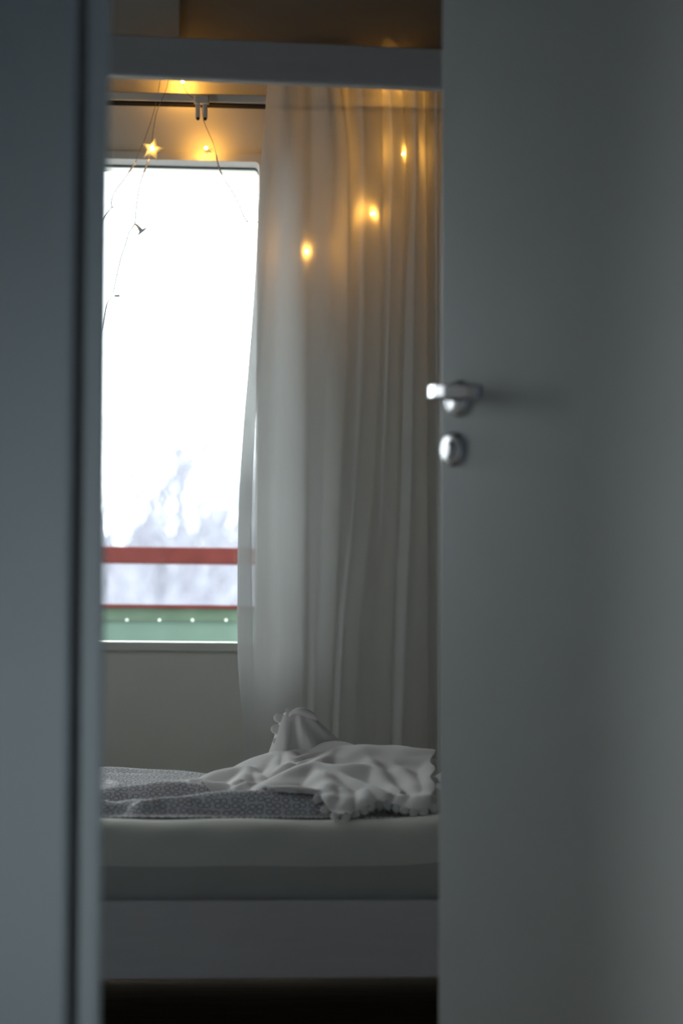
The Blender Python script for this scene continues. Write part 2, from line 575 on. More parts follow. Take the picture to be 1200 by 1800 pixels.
yaw = math.atan2(R.s, R.c)
portal('room_daylight_portal', R.W((WU0 + WU1) / 2, WALL_V + WT + 0.01, (WZ0 + WZ1) / 2), WU1 - WU0, WZ1 - WZ0,
       Matrix.Rotation(yaw, 3, 'Z') @ Matrix.Rotation(-math.pi / 2, 3, 'X'))
portal('side_daylight_portal', R.W(RU0 - 0.11, (LW[0] + LW[1]) / 2, (LW[2] + LW[3]) / 2), LW[1] - LW[0], LW[3] - LW[2],
       Matrix.Rotation(yaw - math.pi / 2, 3, 'Z') @ Matrix.Rotation(math.pi / 2, 3, 'X'))
portal('hall_daylight_portal', R.W(HU0 - 0.11, (HW[0] + HW[1]) / 2, (HW[2] + HW[3]) / 2), HW[1] - HW[0], HW[3] - HW[2],
       Matrix.Rotation(yaw - math.pi / 2, 3, 'Z') @ Matrix.Rotation(math.pi / 2, 3, 'X'))

# ------------------------------------------------------------------ bedroom window
win = empty('window_1', R.W((WU0 + WU1) / 2, WALL_V, WZ0))
tag(win, 'tall bright window with pale frame beside the curtain', 'window', kind='structure')
FV0, FV1 = WALL_V - 0.012, WALL_V + 0.055


def rounded_ring(u0, u1, z0, z1, t, v0, v1, rad, seg=6):
    """rectangular ring whose inner corners are rounded"""
    def loop(a0, a1, b0, b1, r):
        pts = []
        for cx, cz, s0 in ((a1 - r, b1 - r, 0), (a0 + r, b1 - r, 90), (a0 + r, b0 + r, 180), (a1 - r, b0 + r, 270)):
            for k in range(seg + 1):
                a = math.radians(s0 + 90 * k / seg)
                pts.append((cx + r * math.cos(a), cz + r * math.sin(a)))
        return pts
    A = loop(u0, u1, z0, z1, 0.003); I = loop(u0 + t, u1 - t, z0 + t, z1 - t, rad)
    n = len(A)
    V = [R.W(a, v0, z) for a, z in A] + [R.W(a, v0, z) for a, z in I] + [R.W(a, v1, z) for a, z in I] + [R.W(a, v1, z) for a, z in A]
    Fc = []
    for k in range(n):
        j = (k + 1) % n
        for l in range(4):
            l2 = (l + 1) % 4
            Fc.append([l * n + k, l * n + j, l2 * n + j, l2 * n + k])
    return V, fix_normals(V, Fc)


# casing round the opening, stands a little proud of the wall
link('window_frame', *rounded_ring(WU0 - 0.014, WU1 + 0.016, WZ0 - 0.004, WZ1 + 0.010, 0.020, FV0, FV1, 0.012), 'frame_white', win['_base'], win)
link('gasket', *rounded_ring(WU0 + 0.004, WU1 - 0.002, WZ0 + 0.014, WZ1 - 0.0085, 0.0035, FV1 - 0.005, FV1 + 0.012, 0.010), 'gasket', win['_base'], win)
box('pane', R, WU0 + 0.006, WU1 - 0.006, FV1 + 0.012, FV1 + 0.018, WZ0 + 0.012, WZ1 - 0.010, 'glass', win)
box('glazing_bead', R, WU0 + 0.006, WU1 - 0.004, FV1 + 0.0185, FV1 + 0.0235, WZ0 + 0.0162, WZ0 + 0.0235, 'bead', win, bev=0.001)

# ------------------------------------------------------------------ outdoors
GZ = -3.0
tag(box('ground', WORLD, -120, 120, 9.5, 260, GZ - 0.2, GZ, 'ground'), 'pale winter ground far outside the window', 'ground', kind='structure')
tag(box('balcony_floor', R, -2.2, 1.6, WALL_V + WT + 0.005, 7.25, -0.2, -0.03, 'concrete'), 'concrete balcony floor outside the window', 'floor', kind='structure')
RV = 7.05
z = lambda py: R.at(300, py, RV)[2]
rail = empty('balcony_railing', R.W(-0.5, RV, -0.03))
tag(rail, 'balcony railing with red handrail and green panel outside the window', 'railing')
U0, U1 = -2.1, 1.5
box('handrail', R, U0, U1, RV - 0.03, RV + 0.03, z(991), z(963), 'red_paint', rail, bev=0.004)
box('panel_cap', R, U0, U1, RV - 0.022, RV + 0.03, z(1070), z(1063.5), 'red_paint', rail, bev=0.002)
box('panel_board', R, U0, U1, RV - 0.012, RV + 0.02, z(1092), z(1070.2), 'green_paint', rail)
box('panel_sheet', R, U0, U1, RV - 0.006, RV + 0.006, 0.05, z(1092.2), 'green_sheet', rail)
for uu in (U0 + 0.3, 1.0):
    box('post', R, uu, uu + 0.05, RV + 0.031, RV + 0.07, -0.029, z(966), 'red_paint', rail)
for px in (104, 163, 223, 280, 338, 397):
    c = R.at(px, 1090, RV - 0.015)
    link('screw', *sphere_geo(R.W(*c), 0.0042, 8, 5), 'screw', rail['_base'], rail, True)


hp = []
hn = 500
for i in range(hn):
    x = -60 + 100 * i / (hn - 1)
    top_ = 150 * (1320 - 930) / F + 0.7 * math.sin(x * .9) + 0.6 * math.sin(x * 2.3 + 1) + 0.5 * math.sin(x * 5.1) + 0.4 * math.sin(x * 9.7)
    for j, (dy, f) in enumerate(((0, 0.0), (6, 0.55), (14, 0.9), (24, 1.0), (60, 0.7), (60, 0.0))):
        hp.append((x, 132 + dy + 1.5 * math.sin(x * .7 + j), GZ + f * (CAM_H - GZ + top_ + 0.25 * math.sin(x * 7 + j * 2))))
tag(link('hillside', hp, fix_normals(hp, grid_faces(hn, 6)), 'hill', (0, 140, GZ), None, True), 'hazy wooded rise beyond the trees outside the window', 'hill', kind='structure')


def make_tree(seed, x, y, h, crown):
    rnd = random.Random(seed)
    trunk_g, twig_g = [], []

    def grow(p, d, length, rad, level):
        pts, rads = [p], [rad]
        n = 4
        for i in range(n):
            d = (d + Vector((rnd.uniform(-.13, .13), rnd.uniform(-.13, .13), rnd.uniform(-0.02, .1)))).normalized()
            p = p + d * length / n
            pts.append(p); rads.append(rad * (1 - 0.75 * (i + 1) / n))
        (trunk_g if level < 1 else twig_g).append(tube_geo(pts, rads, 5 if level == 0 else 3, False))
        if level < 3:
            for k in range((20, 9, 6)[level]):
                f = rnd.uniform(0.3 if level == 0 else 0.15, 1.0)
                i = min(int(f * n), n - 1)
                q = pts[i].lerp(pts[i + 1], f * n - i)
                az = rnd.uniform(0, 2 * math.pi)
                side = Vector((math.cos(az), math.sin(az), rnd.uniform(0.15, 0.9)))
                nd = (side * crown + d * 0.5).normalized()
                grow(q, nd, length * rnd.uniform(0.25, 0.48) * (1.15 - 0.5 * f), max(rad * 0.38, 0.012), level + 1)

    grow(Vector((x, y, GZ)), Vector((0, 0, 1)), h, h * 0.016, 0)
    t = empty('bare_tree', (x, y, GZ))
    link('trunk', *merge(*trunk_g), 'bark', t['_base'], t)
    tw = link('branches', *merge(*twig_g), 'twig', t['_base'], t)
    tw['kind'] = 'stuff'
    tag(t, 'bare pale tree blurred far behind the balcony railing', 'tree', 'bare trees outside the window')
    return t


for i, (px, d, py) in enumerate([(322, 46, 780), (245, 55, 850), (385, 64, 900), (285, 73, 830), (200, 82, 900), (345, 91, 850),
                                 (255, 100, 880), (400, 109, 900), (310, 118, 870), (225, 127, 900)]):
    make_tree(100 + i, (px - 600) / F * d, d, (1320 - py) / F * d + CAM_H - GZ, 0.8)

# ------------------------------------------------------------------ door
TH = math.radians(55)
e = WORLD.at(773, 900, 3.33)
DW = 0.82
dirx, diry = -math.cos(TH), math.sin(TH)            # hinge -> free edge
D = Frame(math.atan2(-diry, -dirx), e[0], e[1])     # u from free edge to hinge, v behind the face seen
door = box('door_1', D, 0, DW, 0, 0.04, 0.012, DOOR_H - 0.012, 'door', bev=0.002)
tag(door, 'plain pale grey door standing open on the right', 'door', kind='structure')


def disc_geo(fr, cu, cz, prof, seg=28, sq=1.0):
    """turned piece standing off the door face: prof = (radius, distance off the face)"""
    V, Fc = [], []
    for r, d in prof:
        for k in range(seg):
            a = 2 * math.pi * k / seg
            V.append(fr.W(cu + r * math.cos(a), -d, cz + r * math.sin(a) * sq))
    Fc = grid_faces(len(prof), seg, close=True)
    Fc.append([(len(prof) - 1) * seg + k for k in range(seg)])
    return V, fix_normals(V, Fc)


hc = D.at(808, 701, 0); hu, hz = hc[0], hc[2]
handle = link('door_handle', *disc_geo(D, hu, hz, [(0.027, 0.0), (0.027, 0.004), (0.0255, 0.0075), (0.022, 0.009)], sq=1.0), 'chrome', door['_base'], door, True)
# flat bar lever: a cranked neck, then the grip running towards the hinge side and sagging a little
outl = [(-0.009, 0.008), (-0.010, 0.050), (0.018, 0.0615), (0.045, 0.0635), (0.095, 0.0625), (0.116, 0.060), (0.122, 0.055), (0.116, 0.0525),
        (0.095, 0.0535), (0.045, 0.0540), (0.022, 0.0520), (0.010, 0.046), (0.009, 0.008)]
bm = bmesh.new()
def lever_z(a): return hz + 0.006 - 0.13 * max(0.0, a)
lo = [bm.verts.new((a, o_, lever_z(a) - 0.0095)) for a, o_ in outl]
hi = [bm.verts.new((a, o_, lever_z(a) + 0.0095)) for a, o_ in outl]
bm.faces.new(lo); bm.faces.new(hi[::-1])
nO = len(outl)
for k in range(nO): bm.faces.new([lo[k], hi[k], hi[(k + 1) % nO], lo[(k + 1) % nO]])
bmesh.ops.recalc_face_normals(bm, faces=bm.faces)
bmesh.ops.bevel(bm, geom=bm.edges[:], offset=0.0022, segments=2, affect='EDGES', profile=0.5)
bm.verts.index_update()
LVv = [D.W(hu + v.co.x, -v.co.y, v.co.z) for v in bm.verts]
LFf = [[v.index for v in f.verts] for f in bm.faces]
bm.free()
lever = link('lever', LVv, fix_normals(LVv, LFf), 'chrome', door['_base'], handle)
kc = D.at(799, 790, 0)
esc = link('key_escutcheon', *disc_geo(D, kc[0], kc[2], [(0.0255, 0.0), (0.0255, 0.004), (0.024, 0.007), (0.02, 0.0082)]), 'chrome', door['_base'], door, True)
link('keyhole_cover', *disc_geo(D, kc[0], kc[2] - 0.002, [(0.009, 0.008), (0.009, 0.0105), (0.007, 0.0115)], sq=1.5), 'chrome', door['_base'], esc, True)

# ------------------------------------------------------------------ curtain rail
CR_V = WALL_V - 0.055
zr = lambda py, v=CR_V: R.at(330, py, v)[2]
cr = empty('curtain_rail', R.W(0, WALL_V, zr(184)))
tag(cr, 'white wall mounted curtain rail above the window', 'curtain rail')
ru0, ru1 = -1.75, 0.75
zt, zb = zr(166), zr(181.5)
link('rail_profile', *merge(box_geo(R, ru0, ru1, CR_V - 0.012, CR_V + 0.025, zb, zt, 0.003)), 'frame_white', cr['_base'], cr)
box('glider_slot', R, ru0 + 0.01, ru1 - 0.01, CR_V - 0.010, CR_V + 0.022, zb - 0.0038, zb - 0.0005, 'dark', cr)
for uu in (-1.1, 0.55):
    box('wall_mount', R, uu, uu + 0.03, CR_V + 0.0255, WALL_V, zb, zt, 'frame_white', cr)
bc = R.at(354, 190, CR_V - 0.02)
bracket = link('bracket', *merge(box_geo(R, bc[0] - 0.019, bc[0] + 0.019, CR_V - 0.024, CR_V - 0.0125, zr(187), zr(171), 0.004),
                                 box_geo(R, bc[0] - 0.015, bc[0] - 0.003, CR_V - 0.022, CR_V - 0.013, zr(213), zr(187) + .001, 0.003),
                                 box_geo(R, bc[0] + 0.003, bc[0] + 0.015, CR_V - 0.022, CR_V - 0.013, zr(213), zr(187) + .001, 0.003)), 'plastic', cr['_base'], cr)
for s in (-0.009, 0.009):
    q = R.at(354, 209, CR_V - 0.023)
    link('screw_hole', *sphere_geo(R.W(q[0] + s, q[1], q[2]), 0.0045, 10, 6, (1, .4, 1)), 'dark', cr['_base'], bracket, True)

# ------------------------------------------------------------------ curtain
CUR_V = WALL_V - 0.12
ROWS = [  # (py, [(px, offset towards the viewer in m) ...])
    (95,  [(474, -.01), (505, .03), (538, .0), (570, .05), (592, -.03), (634, .04), (668, -.01), (684, .04), (706, -.01), (730, .035), (748, -.035), (768, .03), (800, .0), (850, .03), (900, 0)]),
    (300, [(458, -.01), (500, .03), (535, .0), (585, .045), (612, -.03), (640, .035), (672, .0), (690, .035), (712, -.01), (732, .035), (749, -.035), (768, .03), (800, .0), (850, .03), (900, 0)]),
    (500, [(447, -.01), (492, .03), (535, .0), (580, .040), (612, -.01), (640, .03), (670, .0), (686, .025), (706, .0), (728, .04), (750, -.035), (769, .03), (800, .0), (850, .03), (900, 0)]),
    (900, [(419, -.01), (480, .04), (532, .005), (566, .05), (596, -.0), (622, .035), (652, .0), (672, .02), (697, .0), (722, .045), (751, -.035), (770, .03), (800, .0), (850, .03), (900, 0)]),
    (1130, [(417, -.01), (485, .045), (530, .0), (556, .04), (586, .01), (602, .05), (630, .0), (656, .015), (687, .0), (712, .05), (751, -.035), (771, .03), (800, .0), (850, .03), (900, 0)]),
    (1330, [(432, -.0), (490, .03), (530, .0), (550, .035), (578, .01), (594, .05), (622, .0), (650, .015), (682, .0), (706, .05), (752, -.035), (772, .03), (800, .0), (850, .03), (900, 0)]),
    (1460, [(434, -.0), (490, .03), (530, .0), (549, .035), (576, .01), (592, .05), (620, .0), (649, .015), (680, .0), (704, .05), (752, -.035), (772, .03), (800, .0), (850, .03), (900, 0)]),
]


def cubic(xs, ys, q):
    xs = np.array(xs, float); ys = np.array(ys, float)
    m = np.gradient(ys, xs)
    # flat tangents at crests and valleys keep the folds round
    for i in range(1, len(xs) - 1):
        if (ys[i] - ys[i - 1]) * (ys[i + 1] - ys[i]) <= 0: m[i] = 0
    i = np.clip(np.searchsorted(xs, q, side='right') - 1, 0, len(xs) - 2)
    h = xs[i + 1] - xs[i]
    t = (q - xs[i]) / h
    return ((2 * t ** 3 - 3 * t ** 2 + 1) * ys[i] + (t ** 3 - 2 * t ** 2 + t) * h * m[i] + (-2 * t ** 3 + 3 * t ** 2) * ys[i + 1] + (t ** 3 - t ** 2) * h * m[i + 1])


nS, nT = 300, 90
K = len(ROWS[0][1])
pys = np.array([r[0] for r in ROWS], float)
ctl_x = np.array([[c[0] for c in r[1]] for r in ROWS], float)
ctl_o = np.array([[c[1] for c in r[1]] for r in ROWS], float)
CV, CUVs = [], []
for i in range(nT):
    py = 95 + (1460 - 95) * i / (nT - 1)
    cx = np.array([cubic(pys, ctl_x[:, k], np.array([py]))[0] for k in range(K)])
    co = np.array([cubic(pys, ctl_o[:, k], np.array([py]))[0] for k in range(K)])
    q = np.linspace(0, K - 1, nS)
    px = cubic(np.arange(K), cx, q)
    off = cubic(np.arange(K), co, q) * 1.15
    for j in range(nS):
        u, v, zz = R.at(px[j], py, CUR_V)
        fwd = 0.13 * min(1.0, max(0.0, (py - 150) / 700)) ** 1.2
        u, v, zz = R.at(px[j], py, CUR_V - fwd - off[j])
        CV.append(R.W(u, v, zz))
CV = np.array(CV)
cur = empty('curtain', R.W(0.0, CUR_V, float(CV[:, 2].min())))
tag(cur, 'long sheer white curtain hanging in folds beside the window', 'curtain')
link('fabric', CV, grid_faces(nT, nS), 'curtain', cur['_base'], cur, True)
# doubled side hem along the free edge
HV = []
hemcols = list(range(0, 9))
for i in range(nT):
    for j in hemcols:
        p = CV[i * nS + j]
        a = R.L(p)
        HV.append(R.W(a[0], a[1] + 0.003, a[2]))
link('side_hem', HV, grid_faces(nT, len(hemcols)), 'curtain', cur['_base'], cur, True)

# ------------------------------------------------------------------ bed frame
BV = 4.04                                            # front face of the side rail
bz = lambda py, v=BV: B.at(480, py, v)[2]
BU0, BU1 = -1.35, 0.70
BD = 1.16                                            # depth of the bed
bed = empty('bed_frame', B.W((BU0 + BU1) / 2, BV + BD / 2, 0))
tag(bed, 'white wooden bed frame with side rail and high overhead beam', 'bed')
RT, RB = bz(1583), bz(1721)
PW = 0.07
box('side_rail', B, BU0 + PW + .001, BU1 - PW - .001, BV, BV + 0.024, RB, RT, 'bed_wood', bed, bev=0.004)
box('side_rail', B, BU0 + PW + .001, BU1 - PW - .001, BV + BD - 0.024, BV + BD, RB, RT, 'bed_wood', bed, bev=0.004)
ta, tb = bz(72), bz(143)
box('overhead_beam', B, BU0 + PW + .001, BU1 - PW - .001, BV, BV + 0.024, tb, ta, 'bed_wood', bed, bev=0.004)
for uu in (BU0, BU1 - PW):
    box('post', B, uu, uu + PW, BV - 0.005, BV + 0.055, 0.0, ta + 0.02, 'bed_wood', bed, bev=0.004)
    box('leg', B, uu, uu + PW, BV + BD - 0.06, BV + BD, 0.0, RT + 0.25, 'bed_wood', bed, bev=0.004)
    box('end_board', B, uu + 0.02, uu + 0.045, BV + 0.056, BV + BD - 0.061, RB, RT + 0.22, 'bed_wood', bed, bev=0.004)
for k in range(13):
    uu = BU0 + 0.14 + k * 0.145
    box('slat', B, uu, uu + 0.07, BV + 0.025, BV + BD - 0.025, RB + 0.045, RB + 0.062, 'slat', bed)

# ------------------------------------------------------------------ mattress with fitted sheet
MU0, MU1 = BU0 + PW + 0.01, BU1 - PW - 0.01
MV0, MV1 = BV + 0.026, BV + BD - 0.03
MZ0, MZ1 = RB + 0.063, bz(1440, BV + 0.12)
nu, prof = 180, []
rad = 0.095
mid = (MZ0 + MZ1) / 2
ZB = MZ0 + 0.145                                     # fullest point of the bulging side
for zz in np.linspace(MZ0, ZB, 14)[:-1]: prof.append((MV0 + 0.040 * ((ZB - zz) / (ZB - MZ0)) ** 1.5, zz))
NSIDE = 12                                           # rows of the lower side in the darker cloth
for a in np.linspace(0, math.pi / 2, 12): prof.append((MV0 + rad - rad * math.cos(a), ZB + (MZ1 - ZB) * math.sin(a)))
for vv in np.linspace(MV0 + rad, MV1 - rad, 14)[1:]: prof.append((vv, MZ1))
for a in np.linspace(math.pi / 2, 0, 6)[1:]: prof.append((MV1 - rad + rad * math.cos(a), MZ1 - rad + rad * math.sin(a)))
prof.append((MV1, MZ0))
VV = []
for (vv, zz) in prof:
    for j in range(nu):
        u = MU0 + (MU1 - MU0) * j / (nu - 1)
        f = max(0, (zz - MZ0) / (MZ1 - MZ0))
        wob = 0.0022 * math.sin(u * 17 + zz * 30) + 0.0015 * math.sin(u * 41 - zz * 55 + 1.3) + 0.004 * math.sin(u * 5.2 + 1)
        lift = 0.0
        uvis = u - 0.06
        if uvis > 0 and vv < MV0 + 0.4: lift = 0.060 * min(1, uvis / 0.12) ** 1.6 * f * max(0, 1 - (vv - MV0) / 0.4)
        VV.append(B.W(u, vv + (wob * f if vv < MV0 + 0.2 else 0), zz + lift * 0.30 + (0.0015 * math.sin(u * 23) * f)))
fc = grid_faces(len(prof), nu)
nP = len(prof)
fc.append([i * nu for i in range(nP)])
fc.append([i * nu + nu - 1 for i in range(nP)][::-1])
mat_ = empty('mattress', B.W((MU0 + MU1) / 2, (MV0 + MV1) / 2, MZ0))
tag(mat_, 'thick mattress in a pale fitted sheet on the white bed frame', 'mattress')
fn = fix_normals(VV, fc)
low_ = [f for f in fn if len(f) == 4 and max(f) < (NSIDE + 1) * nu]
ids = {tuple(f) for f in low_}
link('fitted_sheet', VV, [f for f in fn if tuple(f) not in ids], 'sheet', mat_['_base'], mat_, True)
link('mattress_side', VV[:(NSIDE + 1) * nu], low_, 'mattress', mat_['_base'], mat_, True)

# ------------------------------------------------------------------ bedding: heaped folds
def seg_field(Ug, Vg, pts, r, sf, sb, sl=0.75):
    best = np.full(Ug.shape, -9.0)
    for (a, b) in zip(pts[:-1], pts[1:]):
        du, dv = b[0] - a[0], b[1] - a[1]
        L2 = du * du + dv * dv + 1e-9
        t = np.clip(((Ug - a[0]) * du + (Vg - a[1]) * dv) / L2, 0, 1)
        cu, cv = a[0] + t * du, a[1] + t * dv
        d = np.hypot(Ug - cu, Vg - cv)
        h = a[2] + t * (b[2] - a[2])
        frac = np.where(d > 1e-6, (Vg - cv) / np.maximum(d, 1e-6), 0)
        af = np.abs(frac)
        s = sl * (1 - af) + np.where(frac < 0, sf, sb) * af
        best = np.maximum(best, h - s * (np.sqrt(d * d + r * r) - r))
    return best


def smax(a, b, k):
    m = np.maximum(a, b)
    return m + k * np.exp(-np.abs(a - b) / k) * 0.35


def ridges(Ug, Vg, lst, base, k=0.004):
    Z = base
    for pts, r, sf, sb in lst:
        P = smooth_path([B.at(p[0], p[1], p[2] + SH) for p in pts], 6)
        Z = smax(Z, seg_field(Ug, Vg, P, r, sf, sb), k)
    return Z


def wrinkle(Ug, Vg, amp, seed, fmin=20, fmax=70, n=10):
    rs = np.random.RandomState(seed)
    Z = np.zeros_like(Ug)
    for _ in range(n):
        a = rs.uniform(0, math.pi); f = rs.uniform(fmin, fmax); p = rs.uniform(0, 6.28)
        Z += np.sin(f * (Ug * math.cos(a) + Vg * math.sin(a)) + p + 1.5 * np.sin(9 * Ug + 7 * Vg + p))
    return Z * amp / n


SH = 0.11
# duvet
dn_u, dn_v = 330, 230
du = np.linspace(-1.05, 0.30, dn_u); dv = np.linspace(BV + 0.135, BV + 1.05, dn_v)
DU, DV = np.meshgrid(du, dv)
base = np.full(DU.shape, MZ1 + 0.004)
edge = np.minimum(1, np.maximum(0, (DV - dv[0]) / 0.03))
DZ = ridges(DU, DV, [
    ([(60, 1404, 4.16), (150, 1403, 4.16), (203, 1411, 4.15), (240, 1404, 4.16), (300, 1402, 4.16), (345, 1396, 4.17), (400, 1392, 4.17), (470, 1391, 4.17), (540, 1395, 4.17), (600, 1402, 4.17), (690, 1409, 4.17)], 0.035, 1.25, 0.5),
    ([(60, 1396, 4.34), (165, 1391, 4.34), (195, 1382, 4.35), (235, 1378, 4.36), (280, 1374, 4.36), (330, 1376, 4.36), (380, 1385, 4.34), (430, 1393, 4.32)], 0.03, 0.95, 0.5),
    ([(160, 1360, 4.62), (190, 1369, 4.56), (212, 1379, 4.46)], 0.010, 0.9, 0.6),
    ([(40, 1350, 4.82), (170, 1351, 4.82), (300, 1353, 4.82), (365, 1358, 4.82), (450, 1366, 4.82), (600, 1372, 4.82)], 0.03, 0.28, 0.3),
    ([(40, 1358, 4.70), (200, 1359, 4.68), (300, 1361, 4.68), (365, 1367, 4.68), (450, 1374, 4.7)], 0.03, 0.30, 0.3),
    ([(250, 1405, 4.13), (285, 1400, 4.15), (330, 1399, 4.15)], 0.006, 0.9, 0.5),
], base, 0.005)
DZ = base + (DZ - base) * np.sqrt(edge) + wrinkle(DU, DV, 0.006, 3, 18, 60)
DZ = np.maximum(DZ, base)
arc = np.concatenate([np.zeros((1, dn_u)), np.cumsum(np.hypot(np.diff(DV, axis=0), np.diff(DZ, axis=0)), axis=0)])
DVt = [B.W(u, v, zz) for u, v, zz in zip(DU.ravel(), DV.ravel(), DZ.ravel())]
duv = np.stack([DU.ravel(), arc.ravel()], axis=1)
# closed underside
low = [B.W(u, v, MZ1 + 0.0015) for u, v in ((du[0], dv[0]), (du[-1], dv[0]), (du[-1], dv[-1]), (du[0], dv[-1]))]
fcs = grid_faces(dn_v, dn_u)
duvet = link('duvet', DVt, fcs, 'duvet', B.W(-0.3, BV + 0.4, MZ1), None, True, duv)
tag(duvet, 'crumpled duvet with grey ring print lying on the mattress', 'duvet')
sol = duvet.modifiers.new('thickness', 'SOLIDIFY'); sol.thickness = 0.003; sol.offset = -1

# blanket
bn_u, bn_v = 320, 330
bu0 = B.at(290, 1380, 4.4)[0]; bu1 = B.at(800, 1380, 4.4)[0]
bu = np.linspace(bu0, bu1, bn_u); bv = np.linspace(BV + 0.095, 5.05, bn_v)
GU, GV = np.meshgrid(bu, bv)
# duvet height under it
iu = np.clip(np.searchsorted(du, bu), 0, dn_u - 1); iv = np.clip(np.searchsorted(dv, bv), 0, dn_v - 1)
under = DZ[np.ix_(iv, iu)]
fold_list = [
    # broad body of the heap
    ([(440, 1358, 4.58), (462, 1334, 4.62), (488, 1322, 4.66), (515, 1317, 4.68), (545, 1317, 4.68), (575, 1320, 4.68)], 0.04, 0.36, 0.5),
    ([(552, 1318, 4.66), (566, 1308, 4.66), (583, 1304, 4.64), (600, 1306, 4.62), (618, 1313, 4.60)], 0.012, 0.7, 0.7),
    ([(612, 1314, 4.58), (645, 1312, 4.56), (690, 1314, 4.54), (730, 1318, 4.52), (752, 1321, 4.51)], 0.04, 0.34, 0.5),
    ([(455, 1391, 4.23), (470, 1379, 4.27), (490, 1367, 4.31), (515, 1355, 4.35), (545, 1346, 4.39), (560, 1344, 4.40)], 0.02, 0.46, 0.6),
    ([(555, 1345, 4.40), (590, 1347, 4.36), (625, 1346, 4.36), (648, 1347, 4.37)], 0.02, 0.44, 0.8),
    # left tongue
    ([(300, 1373, 4.46), (320, 1370, 4.46), (345, 1372, 4.46), (356, 1378, 4.44)], 0.02, 0.6, 0.3),
    ([(366, 1381, 4.34), (384, 1377, 4.34), (402, 1388, 4.32)], 0.012, 0.8, 0.6),
    ([(352, 1377, 4.46), (380, 1361, 4.50), (408, 1352, 4.52), (430, 1349, 4.54), (440, 1351, 4.54)], 0.020, 0.40, 0.5),
    ([(430, 1349, 4.54), (436, 1352, 4.50), (424, 1372, 4.38)], 0.008, 0.7, 0.6),
    ([(436, 1351, 4.53), (452, 1364, 4.45), (462, 1374, 4.38)], 0.010, 0.6, 0.6),
    ([(408, 1388, 4.29), (424, 1379, 4.30), (445, 1379, 4.30), (462, 1381, 4.30)], 0.008, 0.9, 0.8),
    # creases of the upper heap
    ([(487, 1322, 4.66), (489, 1334, 4.58), (486, 1350, 4.48)], 0.006, 0.6, 0.6),
    ([(512, 1322, 4.62), (511, 1334, 4.55), (508, 1345, 4.46)], 0.010, 0.6, 0.6),
    ([(520, 1335, 4.54), (545, 1328, 4.56), (585, 1322, 4.58)], 0.006, 0.8, 0.7),
    ([(530, 1342, 4.47), (552, 1336, 4.49), (575, 1334, 4.5)], 0.005, 0.8, 0.7),
    ([(540, 1346, 4.40), (565, 1334, 4.47), (592, 1318, 4.56)], 0.010, 0.7, 0.6),
    # long folds running down to the hem
    ([(556, 1345, 4.40), (566, 1359, 4.30), (577, 1378, 4.20), (581, 1398, 4.13)], 0.014, 0.8, 0.75),
    ([(585, 1352, 4.36), (610, 1368, 4.27), (645, 1383, 4.19), (680, 1396, 4.13)], 0.010, 0.8, 0.7),
    ([(604, 1386, 4.17), (610, 1402, 4.12), (611, 1414, 4.09)], 0.012, 0.8, 0.8),
    ([(640, 1390, 4.16), (641, 1406, 4.10)], 0.012, 0.8, 0.8),
    ([(614, 1314, 4.59), (640, 1325, 4.50), (654, 1341, 4.40), (667, 1362, 4.29), (690, 1384, 4.19), (706, 1398, 4.12)], 0.012, 0.85, 0.75),
    ([(690, 1340, 4.42), (714, 1361, 4.30), (728, 1384, 4.18), (733, 1402, 4.11)], 0.014, 0.7, 0.7),
    ([(752, 1321, 4.51), (757, 1350, 4.36), (754, 1376, 4.22), (750, 1400, 4.11)], 0.022, 0.8, 0.8),
]
cover = under + 0.006
GZv = ridges(GU, GV, fold_list, cover, 0.0025)
upx = np.interp(bu, [B.at(x, 1395, 4.25)[0] for x in (280, 552, 570, 800)], (280, 552, 570, 800))
vlim = np.interp(upx, [280, 345, 360, 400, 440, 470, 545, 585], [4.55, 4.52, 4.43, 4.395, 4.36, 4.25, 4.22, 4.0])
fade = np.clip((GV - vlim[None, :]) / 0.07, 0, 1)
fade = fade * fade * (3 - 2 * fade)
GZv = under + 0.005 + (GZv - under - 0.005) * fade
# the front falls steeply over the edge of the bed
cap = MZ1 + 0.004 + 1.5 * (GV - (BV + 0.112 + 0.008 * np.sin(GU * 70)))
cap = np.where(upx[None, :] > 560, cap, 9.0)
GZv = -smax(-GZv, -cap, 0.006)


def soften(Z, r):
    """rounds the ridges and hollows of the cloth"""
    kx = np.exp(-0.5 * (np.arange(-3 * r, 3 * r + 1) / r) ** 2); kx /= kx.sum()
    P = np.pad(Z, 3 * r, mode='edge')
    P = np.apply_along_axis(lambda m: np.convolve(m, kx, mode='valid'), 0, P)
    return np.apply_along_axis(lambda m: np.convolve(m, kx, mode='valid'), 1, P)


lift_ = GZv - soften(GZv, 2)
GZv = soften(GZv, 2) + 0.55 * np.maximum(lift_, 0)
GZv = GZv + wrinkle(GU, GV, 0.0060, 9, 22, 85)
GZv = np.maximum(GZv, under + 0.004)
hem_x = [280, 300, 355, 400, 440, 480, 545, 556, 566, 575, 590, 615, 640, 665, 690, 712, 735, 755, 770, 800]
hem_y = [1376, 1379, 1386, 1391, 1394, 1393, 1396, 1399, 1408, 1424, 1433, 1434, 1424, 1412, 1416, 1424, 1428, 1422, 1414, 1410]
top_x = [280, 300, 350, 400, 440, 470, 560, 800]
BVt = [B.W(u, v, zz) for u, v, zz in zip(GU.ravel(), GV.ravel(), GZv.ravel())]
pp = np.array([project(p) for p in BVt])
right_lim = 752 + 4 * np.sin(GV.ravel() * 40)
keep = ((pp[:, 1] < np.interp(pp[:, 0], hem_x, hem_y)) | (pp[:, 0] < 440)) & (pp[:, 0] < right_lim + 10)
# left of the drape the edge lies in the hollow behind the front roll of the duvet
keep &= GV.ravel() > np.interp(pp[:, 0], [280, 345, 360, 400, 440, 470, 545, 585], [4.55, 4.52, 4.43, 4.395, 4.36, 4.25, 4.22, 4.0]) + 0.008 * np.sin(pp[:, 0] * 0.11)
